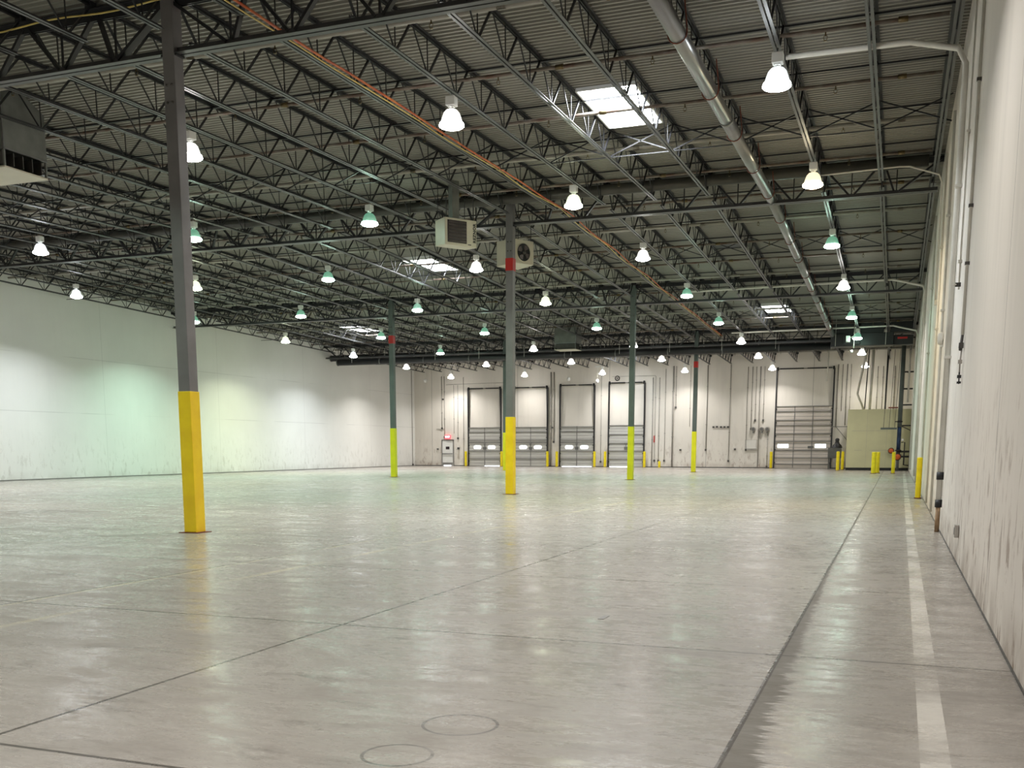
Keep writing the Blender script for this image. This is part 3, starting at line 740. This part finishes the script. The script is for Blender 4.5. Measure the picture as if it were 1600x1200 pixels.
# ------------------------------------------------------------------ enclosure, cabinet, riser
t = thing('utility_enclosure', 'beige panelled enclosure against the dock wall corner, black base strip', 'enclosure', (-3.07, 70.2, 0))
MB().box(0, XR + 3.07 - .02, 0, YF - 70.2 - .02, .17, 3.92).build('panel_shell', M['beige'], t, .01)
MB().box(.02, XR + 3.07 - .03, .02, YF - 70.2 - .03, 0, .17).build('base_strip', M['black'], t)
sm = MB()
for x0, x1, z in ((.3, 2.5, 2.55), (.5, .95, 1.30), (1.45, 2.6, 1.30)): sm.box(x0, x1, -.004, .0, z - .008, z + .008)
for x in (1.22, 2.44): sm.box(x - .004, x + .004, -.003, 0, .2, 3.9)
sm.build('panel_seam', M['conduit'], t)

t = thing('control_cabinet', 'grey metal cabinet with black rounded housing on top, beside the beige enclosure', 'cabinet', (-3.95, 73.6, 0))
MB().box(-.45, .42, -.3, .35, .75, 1.45).build('cabinet_body', M['grey'], t, .01)
MB().box(-.42, -.36, -.27, -.21, 0, .75).build('leg', M['grey'], t); MB().box(.30, .36, -.27, -.21, 0, .75).build('leg', M['grey'], t)
MB().box(-.42, -.36, .24, .30, 0, .75).build('leg', M['grey'], t); MB().box(.30, .36, .24, .30, 0, .75).build('leg', M['grey'], t)
MB().lathe([(.36, 1.45), (.30, 1.62), (.17, 1.74), (.12, 1.9), (.15, 2.0), (.10, 2.1), (0, 2.12)], (.12, 0, 0), 18).build('rounded_housing', M['black'], t)
t = thing('wall_bracket', 'thin steel bracket frame on the dock wall above the grey cabinet', 'bracket', (-3.9, YF, 0))
MB().bar((-.4, -.9, 2.9), (.75, -.9, 2.9), .05).bar((-.4, -.9, 2.9), (-.4, 0, 2.9), .05).bar((.75, -.9, 2.9), (.75, 0, 2.9), .05).build('shelf_frame', M['rib'], t)
MB().bar((-.1, -.9, 2.9), (.7, -.1, 1.9), .03).build('diagonal_stay', M['rib'], t)

t = thing('sprinkler_riser', 'thick grey-green sprinkler riser with blue lower section and orange valves', 'riser pipe', (.12, 69.35, 0))
MB().tube([(0, 0, 2.75), (0, 0, deck(69.35) - .4)], .135, 18).build('upper_pipe', M['colg'], t)
MB().tube([(0, 0, 1.3), (0, 0, 2.75)], .125, 18).build('blue_section', M['blue'], t)
MB().tube([(0, 0, 0), (0, 0, 1.0)], .085, 16).build('foot_pipe', M['grey'], t)
MB().lathe([(.09, .95), (.2, .97), (.2, 1.03), (.12, 1.05), (.12, 1.24), (.2, 1.26), (.2, 1.32), (.12, 1.34)], n=18).build('valve_flange', M['black'], t)
for dx, dz, r, dy in ((-.02, .88, .20, -.30), (-.42, 1.27, .17, -.28)):
    v = MB().lathe([(0, .05), (r * .75, .05), (r, 0), (r * .75, -.03), (0, -.03)], (dx, dy, dz), 18, 'y').build('valve_cover', M['orange'], t)
    MB().lathe([(r * .98, -.035), (r * 1.12, 0), (r * .98, .035), (r * .9, 0), (r * .98, -.035)], (dx, dy, dz), 18, 'y').build('wheel_rim', M['black'], v)
MB().lathe([(.136, 3.05), (.17, 3.07), (.17, 3.13), (.136, 3.15)], n=16).bar((-.3, 0, 3.1), (.1, 0, 3.1), .06).build('pipe_clamp', M['black'], t)
for za, zb in ((.9, .9), (1.22, 1.22)):
    MB().tube([(0, 0, za), (XR - .14, 0, zb)], .06, 12).build('side_outlet', M['black'], t)
MB().tube([(.36, 0, 1.25), (.36, 0, .38), (.66, 0, .34)], .045, 10).build('drain_pipe', M['black'], t)
MB().tube([(.36, 0, .9), (.36, 0, 1.8), (.15, 0, 1.8)], .035, 10).build('trim_pipe', M['black'], t)
MB().tube([(.14, 0, 2.85), (XR - .14, 0, 2.85)], .04, 8).tube([(.14, 0, 2.8), (XR - .14, 0, 2.55)], .025, 8).build('wall_stay', M['black'], t)
MB().lathe([(0, .02), (.07, .02), (.07, -.02), (0, -.02)], (.22, -.12, 1.95), 14, 'y').build('pressure_gauge', M['white'], t)

t = thing('pipe_trapeze', 'hanging green-grey trapeze rack with thin rods, before the beige enclosure', 'pipe rack', (-.45, 68.9, 0))
MB().box(-.55, .42, -.06, .06, 2.60, 2.72).build('rack_channel', M['colg'], t)
MB().box(-.15, .42, -.03, .03, 3.92, 4.0).build('upper_channel', M['rust'], t)
for x in (-.38, -.05, .28): MB().bar((x, 0, 2.7), (x + .12, 0, deck(69) - .7), .028).build('threaded_rod', M['box'], t)
for i, zz in enumerate((4.15, 5.15, 6.2)):
    tag(MB().bar((.15, 69.6, zz), (XR - .02, 69.6, zz), .09).bar((.45, 69.6, zz), (.45, YF - 4.9 + .2, zz), .05).build('riser_bracket', M['black']), 'black horizontal bracket holding the riser to side wall, %s from floor' % ORD[i + 1], 'bracket', 'riser brackets')
def vpipe(name, pts, r, m, lab, grp=None, cat='pipe'):
    tag(MB().tube(pts, r, 8).build(name, m), lab, cat, grp)
vpipe('drop_pipe', [(-2.2, 72.0, 8.0), (-2.25, 72, 7.2), (-2.62, 72, 5.0), (-2.15, 72, 3.93)], .07, M['pale'], 'pale bent pipe coming down from the roof onto the beige enclosure')
vpipe('drop_pipe', [(-1.72, 72.0, 8.0), (-1.80, 72, 3.93)], .085, M['pale'], 'pale straight pipe coming down onto the beige enclosure top')
vpipe('drop_pipe', [(-2.0, 72.2, 8.0), (-2.12, 72.2, 3.93)], .035, M['black'], 'thin black pipe between the two pale pipes above the beige enclosure')
vpipe('drop_pipe', [(-.82, 72.5, 8.0), (-.84, 72.5, 3.93)], .055, M['black'], 'black straight pipe above the middle of the beige enclosure')
vpipe('drop_pipe', [(.52, 69.5, 7.8), (.52, 69.5, 4.3)], .06, M['pale'], 'pale vertical pipe between the riser and scuffed side wall')
vpipe('drop_pipe', [(-4.45, 70.5, 7.7), (-4.5, 70.5, 5.8)], .035, M['pale'], 'short white pipe hanging from roof before the wide drive-in door')
t = thing('security_camera', 'small white camera on thin pole hanging near the black plenum', 'camera', (-2.55, 58.5, 7.1))
MB().tube([(.12, 0, 1.0), (.12, 0, -.35)], .02, 8).build('pole', M['pale'], t); MB().box(-.3, -.08, -.12, .12, -.02, .32).build('housing', M['white'], t, .02)
MB().bar((-.1, 0, .2), (.12, 0, .3), .03).build('arm', M['pale'], t); MB().lathe([(0, 0), (.07, -.03), (.06, -.14), (0, -.16)], (.02, 0, -.42), 12).build('dome', M['white'], t)

# wall conduits on the dock wall: x, z top, z bottom, radius, box?
CN = [(-34.40, 7.1, 3.0, .022, 1), (-34.17, 7.1, 2.3, .022, 1), (-33.35, 6.4, 2.6, .015, 0), (-33.0, 6.4, 2.2, .015, 1), (-32.5, 7.0, .1, .02, 0), (-25.14, 7.2, 0.05, .05, 0), (-24.90, 7.2, 1.9, .04, 1),
      (-21.12, 7.0, .4, .018, 1), (-17.15, 6.6, .1, .03, 0), (-16.95, 6.7, .5, .015, 1), (-16.65, 6.6, .5, .022, 1), (-16.2, 7.2, .5, .018, 1), (-15.61, 7.4, .05, .05, 0), (-15.42, 7.4, 4.4, .02, 1), (-14.36, 7.4, 3.0, .015, 0),
      (-13.12, 7.4, 1.3, .028, 1), (-11.45, 7.4, .5, .022, 1), (-10.22, 7.2, 1.3, .022, 1), (-9.90, 7.2, 2.8, .022, 1), (-9.63, 7.2, 3.4, .018, 1), (-9.34, 7.2, .1, .035, 0), (-9.06, 7.2, 3.4, .018, 1), (-8.70, 2.7, .1, .022, 1),
      (-4.05, 7.2, 2.9, .03, 0), (-3.75, 7.2, 4.0, .02, 0), (-3.45, 7.2, 3.0, .03, 0), (-3.2, 7.2, 4.0, .015, 0), (-1.45, 7.0, 4.0, .025, 0), (-1.1, 7.0, 4.0, .02, 0), (-.35, 7.0, 4.0, .03, 0), (.2, 7.0, 4.0, .02, 0)]
for i, (x, z1, z0, r, bx) in enumerate(CN):
    if i < 5: where = 'near the personnel door, %s from the corner' % ORD[i + 1]
    elif i < 7: where = 'between second and third dock doors, %s of the pair' % ORD[i - 4]
    elif i < 8: where = 'between third and fourth dock doors'
    elif i < 17: where = 'between fourth dock door and gauges, %s from door' % ORD[i - 7]
    elif i < 23: where = 'by the round gauges, %s counting toward wide door' % ORD[i - 16]
    else: where = 'beyond the wide drive-in door, %s from that door' % ORD[i - 22]
    t = thing('wall_conduit', 'thin dock-wall conduit ' + where, 'conduit', (x, YF - r - .01, 0), group='conduits on the dock wall')
    MB().tube([(0, 0, z0), (0, 0, z1)], r, 8).build('conduit_tube', M['conduit'], t)
    for zz in (z0 + (z1 - z0) * .3, z0 + (z1 - z0) * .75): MB().box(-r - .03, r + .03, -r - .005, r + .01, zz - .02, zz + .02).build('pipe_clip', M['conduit'], t)
    if bx: MB().cbox((0, -.02, z0), (.12, .10, .14)).build('junction_box', M['box'], t)
tag(MB().tube([(-34.0, YF - .03, 6.45), (-28.9, YF - .03, 6.5)], .015, 6).build('wall_conduit', M['conduit']), 'thin horizontal conduit high on dock wall above the first dock door', 'conduit')
tag(MB().tube([(-20.3, YF - .03, 6.75), (-17.0, YF - .03, 6.75), (-16.95, YF - .03, 6.7)], .015, 6).build('wall_conduit', M['conduit']), 'thin horizontal conduit high on dock wall above the fourth dock door', 'conduit')
tag(MB().tube([(-10.2, YF - .05, 1.32), (-9.36, YF - .05, 1.32)], .035, 8).build('wall_conduit', M['conduit']), 'short thick horizontal conduit below the round gauges on dock wall', 'conduit')
tag(MB().tube([(-34.9, YF - .04, 2.95), (-34.2, YF - .04, 2.97)], .018, 6).build('wall_conduit', M['conduit']), 'short horizontal conduit near the hall corner by the personnel door', 'conduit')
for i, x in enumerate((-9.72, -9.12, -8.74)):
    t = thing('round_gauge', 'round grey gauge on the dock wall beside the wide door, %s of three' % ORD[i + 1], 'gauge', (x, YF - .14, 2.78), group='three round gauges')
    MB().lathe([(0, .07), (.15, .07), (.17, .05), (.17, -.08), (0, -.08)], n=18, axis='y').build('casing', M['conduit'], t)
    MB().lathe([(0, .074), (.12, .074)], n=18, axis='y').build('dial_face', M['grey'], t)
    MB().box(-.05, .05, -.05, .12, -.28, -.14).build('bracket', M['rib'], t)
t = thing('wall_notice', 'pale rectangular notice board on the dock wall below the round gauges', 'notice', (-9.85, YF - .02, 1.72))
MB().box(-.42, .38, -.02, .01, -.33, .30).build('board', M['wallB'], t); MB().box(-.44, .40, -.012, .012, -.35, .32).build('border', M['conduit'], t)
tag(MB().cbox((0, 0, 0), (.10, .03, .5)).build('wall_sticker', M['red'], loc=(-16.98, YF - .02, 2.1)), 'narrow faded red sticker on the dock wall past the fourth dock door', 'sticker')
for i, (x, z) in enumerate(((-12.6, 2.95), (-12.35, 2.97), (-12.05, 2.95), (-11.8, 2.95), (-11.55, 2.95), (-34.8, 1.35), (-34.3, 5.3), (-11.0, 1.35), (-15.0, 1.3), (-25.0, 3.0))):
    w = ['in the row beside the banded far column, %s of five' % ORD[i + 1] if i < 5 else '', 'on the dock wall low by personnel door', 'on the dock wall high near the hall corner', 'low beyond the banded far column', 'low between column and thick conduit', 'on the pier between dock doors'][0 if i < 5 else i - 4]
    tag(MB().cbox((0, 0, 0), (.14, .08, .12)).cbox((0, -.045, 0), (.10, .01, .08)).build('switch_box', M['box'], loc=(x, YF - .04, z)), 'small dark electrical box ' + w, 'electrical box', 'small boxes on the dock wall')
# conduits on the long pale wall
for y, z1, z0, lab in ((71.2, 7.4, 3.0, 'thin conduit dropping down the pale long wall near the hall corner'), (74.6, 7.6, .1, 'full-height dark conduit in the corner of pale long wall and dock wall')):
    t = thing('side_conduit', lab, 'conduit', (XL + .03, y, 0)); MB().tube([(0, 0, z0), (0, 0, z1)], .022, 8).build('conduit_tube', M['conduit'], t); MB().cbox((.02, 0, z0), (.08, .12, .14)).build('junction_box', M['box'], t)
# things hung from the roof near the dock wall
for i, (x, y, lab) in enumerate(((-33.4, 70.0, 'small white box pendant on a thin rod near the green-lit wall corner'), (-22.6, 71.5, 'small white box pendant on thin rod before the third dock door'), (-21.0, 73.5, 'small white box pendant on thin rod before the fourth dock door'))):
    t = thing('pendant_box', lab, 'pendant', (x, y, deck(y) - .75), group='white box pendants'); MB().cbox((0, 0, 0), (.32, .12, .10)).build('mount', M['white'], t); MB().tube([(0, 0, 0), (0, 0, -.95)], .012, 6).build('rod', M['pale'], t)
    MB().lathe([(0, -.90), (.10, -.92), (.13, -1.05), (.10, -1.15), (0, -1.17)], n=12).build('housing', M['white'], t)
tag(MB().lathe([(.16, .02), (.20, 0), (.16, -.02), (.12, 0), (.16, .02)], n=18, axis='y').lathe([(0, .01), (.06, .01)], n=12, axis='y').build('round_vent', M['box'], loc=(-19.9, YF - .03, 6.62)), 'dark ring-shaped vent high on the dock wall before the fourth door', 'vent')

# ------------------------------------------------------------------ scuffed wall fittings
WX = XR - .06
t = thing('wall_downpipe', 'cream drain pipe crossing under roof and running down the scuffed wall, black couplings', 'pipe', (0, 0, 0))
zt = deck(19.6) - .62
MB().tube([(-2.2, 19.6, zt + .02), (-.15, 19.6, zt), (WX - .12, 19.45, zt - .25), (WX, 19.3, zt - .55), (WX, 18.6, .55)][:4] + [(WX, 19.2, .55)], .05, 12).build('downpipe', M['pale'], t)
MB().tube([(WX, 19.2, 0), (WX, 19.2, .46)], .04, 12).build('rusty_stub', M['stub'], t)
for z, hh in ((.98, .065), (.50, .065)): MB().tube([(WX, 19.2, z - hh), (WX, 19.2, z + hh)], .058, 12).build('coupling', M['black'], t)
for z in (3, 5.8): MB().box(WX - .055, XR, 19.15, 19.25, z - .02, z + .02).build('wall_strap', M['pale'], t)
for i, (y, r, z0) in enumerate(((23.6, .028, .1), (27.2, .025, .1), (34.0, .03, .1), (43, .03, .1), (17.6, .014, 3.9))):
    t = thing('wall_pipe', 'white painted vertical pipe on the scuffed wall, %s beyond the cream downpipe' % ORD[i + 1] if i < 4 else 'thin white conduit on the scuffed wall, nearest-side neighbour of the cream downpipe', 'pipe', (XR - r - .01, y, 0), group='painted pipes on the scuffed wall')
    MB().tube([(0, 0, z0), (0, 0, deck(y) - .75)], r, 10).build('pipe', M['pale'], t)
    for zz in (4.3, 6.2): MB().box(-r - .02, r + .01, -r - .03, r + .03, zz, zz + .04).build('pipe_clip', M['pale'], t)
t = thing('broken_conduit', 'pair of white conduits on the scuffed wall ending in dark broken fittings', 'conduit', (XR - .03, 15.5, 0))
MB().tube([(0, 0, 3.0), (0, 0, deck(15.5) - .7)], .022, 8).build('conduit_tube', M['pale'], t); MB().tube([(0, .12, 4.6), (0, .12, deck(15.5) - .7)], .014, 8).build('conduit_tube', M['pale'], t)
MB().tube([(0, 0, 3.02), (-.01, .02, 2.86), (-.02, -.02, 2.80)], .022, 6).cbox((-.01, 0, 2.86), (.06, .09, .07)).build('dark_fitting', M['box'], t)
MB().tube([(0, -.01, 2.82), (-.01, .02, 2.62), (-.01, 0, 2.45)], .012, 6).cbox((-.01, 0, 2.64), (.05, .07, .05)).build('hanging_wire', M['conduit'], t)
MB().cbox((-.01, 0, 2.44), (.05, .09, .04)).cbox((-.01, 0, 2.36), (.05, .10, .025)).tube([(-.01, 0, 2.50), (-.01, 0, 2.34)], .010, 6).build('valve_stub', M['black'], t)
for z in (6.3, 4.7, 3.95): MB().box(-.03, .03, -.03, .03, z - .02, z + .02).build('pipe_clip', M['box'], t)
t = thing('wall_bell', 'round cream alarm bell on the scuffed wall, beyond the downpipe', 'bell', (XR - .02, 23.4, 3.72)); MB().lathe([(0, -.10), (.10, -.09), (.13, -.05), (.13, 0)], n=18, axis='x').build('gong', M['pale'], t); MB().cbox((0, 0, -.1), (.06, .1, .14)).build('backbox', M['pale'], t)
t = thing('wall_hook', 'small dark bracket on the scuffed wall at mid height', 'bracket', (XR - .02, 17.3, 3.93)); MB().cbox((-.03, 0, 0), (.08, .03, .06)).build('plate', M['box'], t); MB().tube([(-.05, 0, 0), (-.10, -.04, .01)], .012, 6).build('hook', M['pale'], t)
t = thing('outlet_box', 'grey electrical outlet box low on the scuffed wall near the floor', 'outlet', (XR - .01, 13.95, .42)); MB().cbox((-.02, 0, 0), (.05, .14, .16)).build('cover', M['conduit'], t, .005); MB().cbox((-.047, 0, 0), (.006, .05, .09)).build('socket', M['box'], t)
t = thing('roof_conduit', 'thin cream conduit bending from ridge girder down the scuffed wall', 'conduit', (0, 29.2, 0))
zt = deck(29.2) - .5; MB().tube([(-2.6, 0, zt - .05), (-.3, 0, zt), (-.05, 0, zt - .02), (WX - .08, 0, zt - .28), (WX, 0, zt - .5), (WX, 0, 5.2)], .022, 8).build('conduit_tube', M['pale'], t); MB().cbox((WX + .02, 0, 5.2), (.07, .1, .12)).build('junction_box', M['pale'], t)
for gy, w in ((GY[2] - .6, 'third'), (GY[3] - .6, 'last')):
    gy -= (1.9 if w == 'last' else 0); zt = deck(gy) - .60; tag(MB().tube([(-9, gy, zt - .05), (-.5, gy, zt), (WX - .08, gy, zt - .3), (WX, gy, zt - .5), (WX, gy, .3)], .045, 8).build('branch_pipe', M['pale']), 'cream pipe under the roof bending down the scuffed wall at the %s girder' % w, 'pipe')
# floor plate outline and small litter
tag(MB().box(-2.34, -2.29, 8.30, 8.50, 0, .004).build('floor_tape', M['rib']), 'short grey strip of tape stuck on the open concrete floor', 'tape')

# ------------------------------------------------------------------ world, camera, colour
w = bpy.data.worlds.new('World'); bpy.context.scene.world = w; w.use_nodes = True
w.node_tree.nodes['Background'].inputs[0].default_value = (.75, .85, 1, 1); w.node_tree.nodes['Background'].inputs[1].default_value = .6
cam = bpy.data.cameras.new('Camera'); co = bpy.data.objects.new('Camera', cam); C.objects.link(co)
cam.sensor_width = 36; cam.lens = F_PX / 1600 * 36; cam.shift_y = (CY - 600) / 1600; cam.clip_start = .05; cam.clip_end = 400
co.location = (0, 0, CAMH); co.rotation_euler = (PI / 2 - PITCH, 0, YAW)
s = bpy.context.scene; s.camera = co
s.view_settings.view_transform = 'Standard'; s.view_settings.look = 'None'; s.view_settings.exposure = 0.30
s.cycles.max_bounces = 8; s.cycles.diffuse_bounces = 5; s.cycles.glossy_bounces = 3; s.cycles.transmission_bounces = 2
s.cycles.sample_clamp_indirect = 6.0; s.cycles.caustics_reflective = False; s.cycles.caustics_refractive = False
s.cycles.use_denoising = True
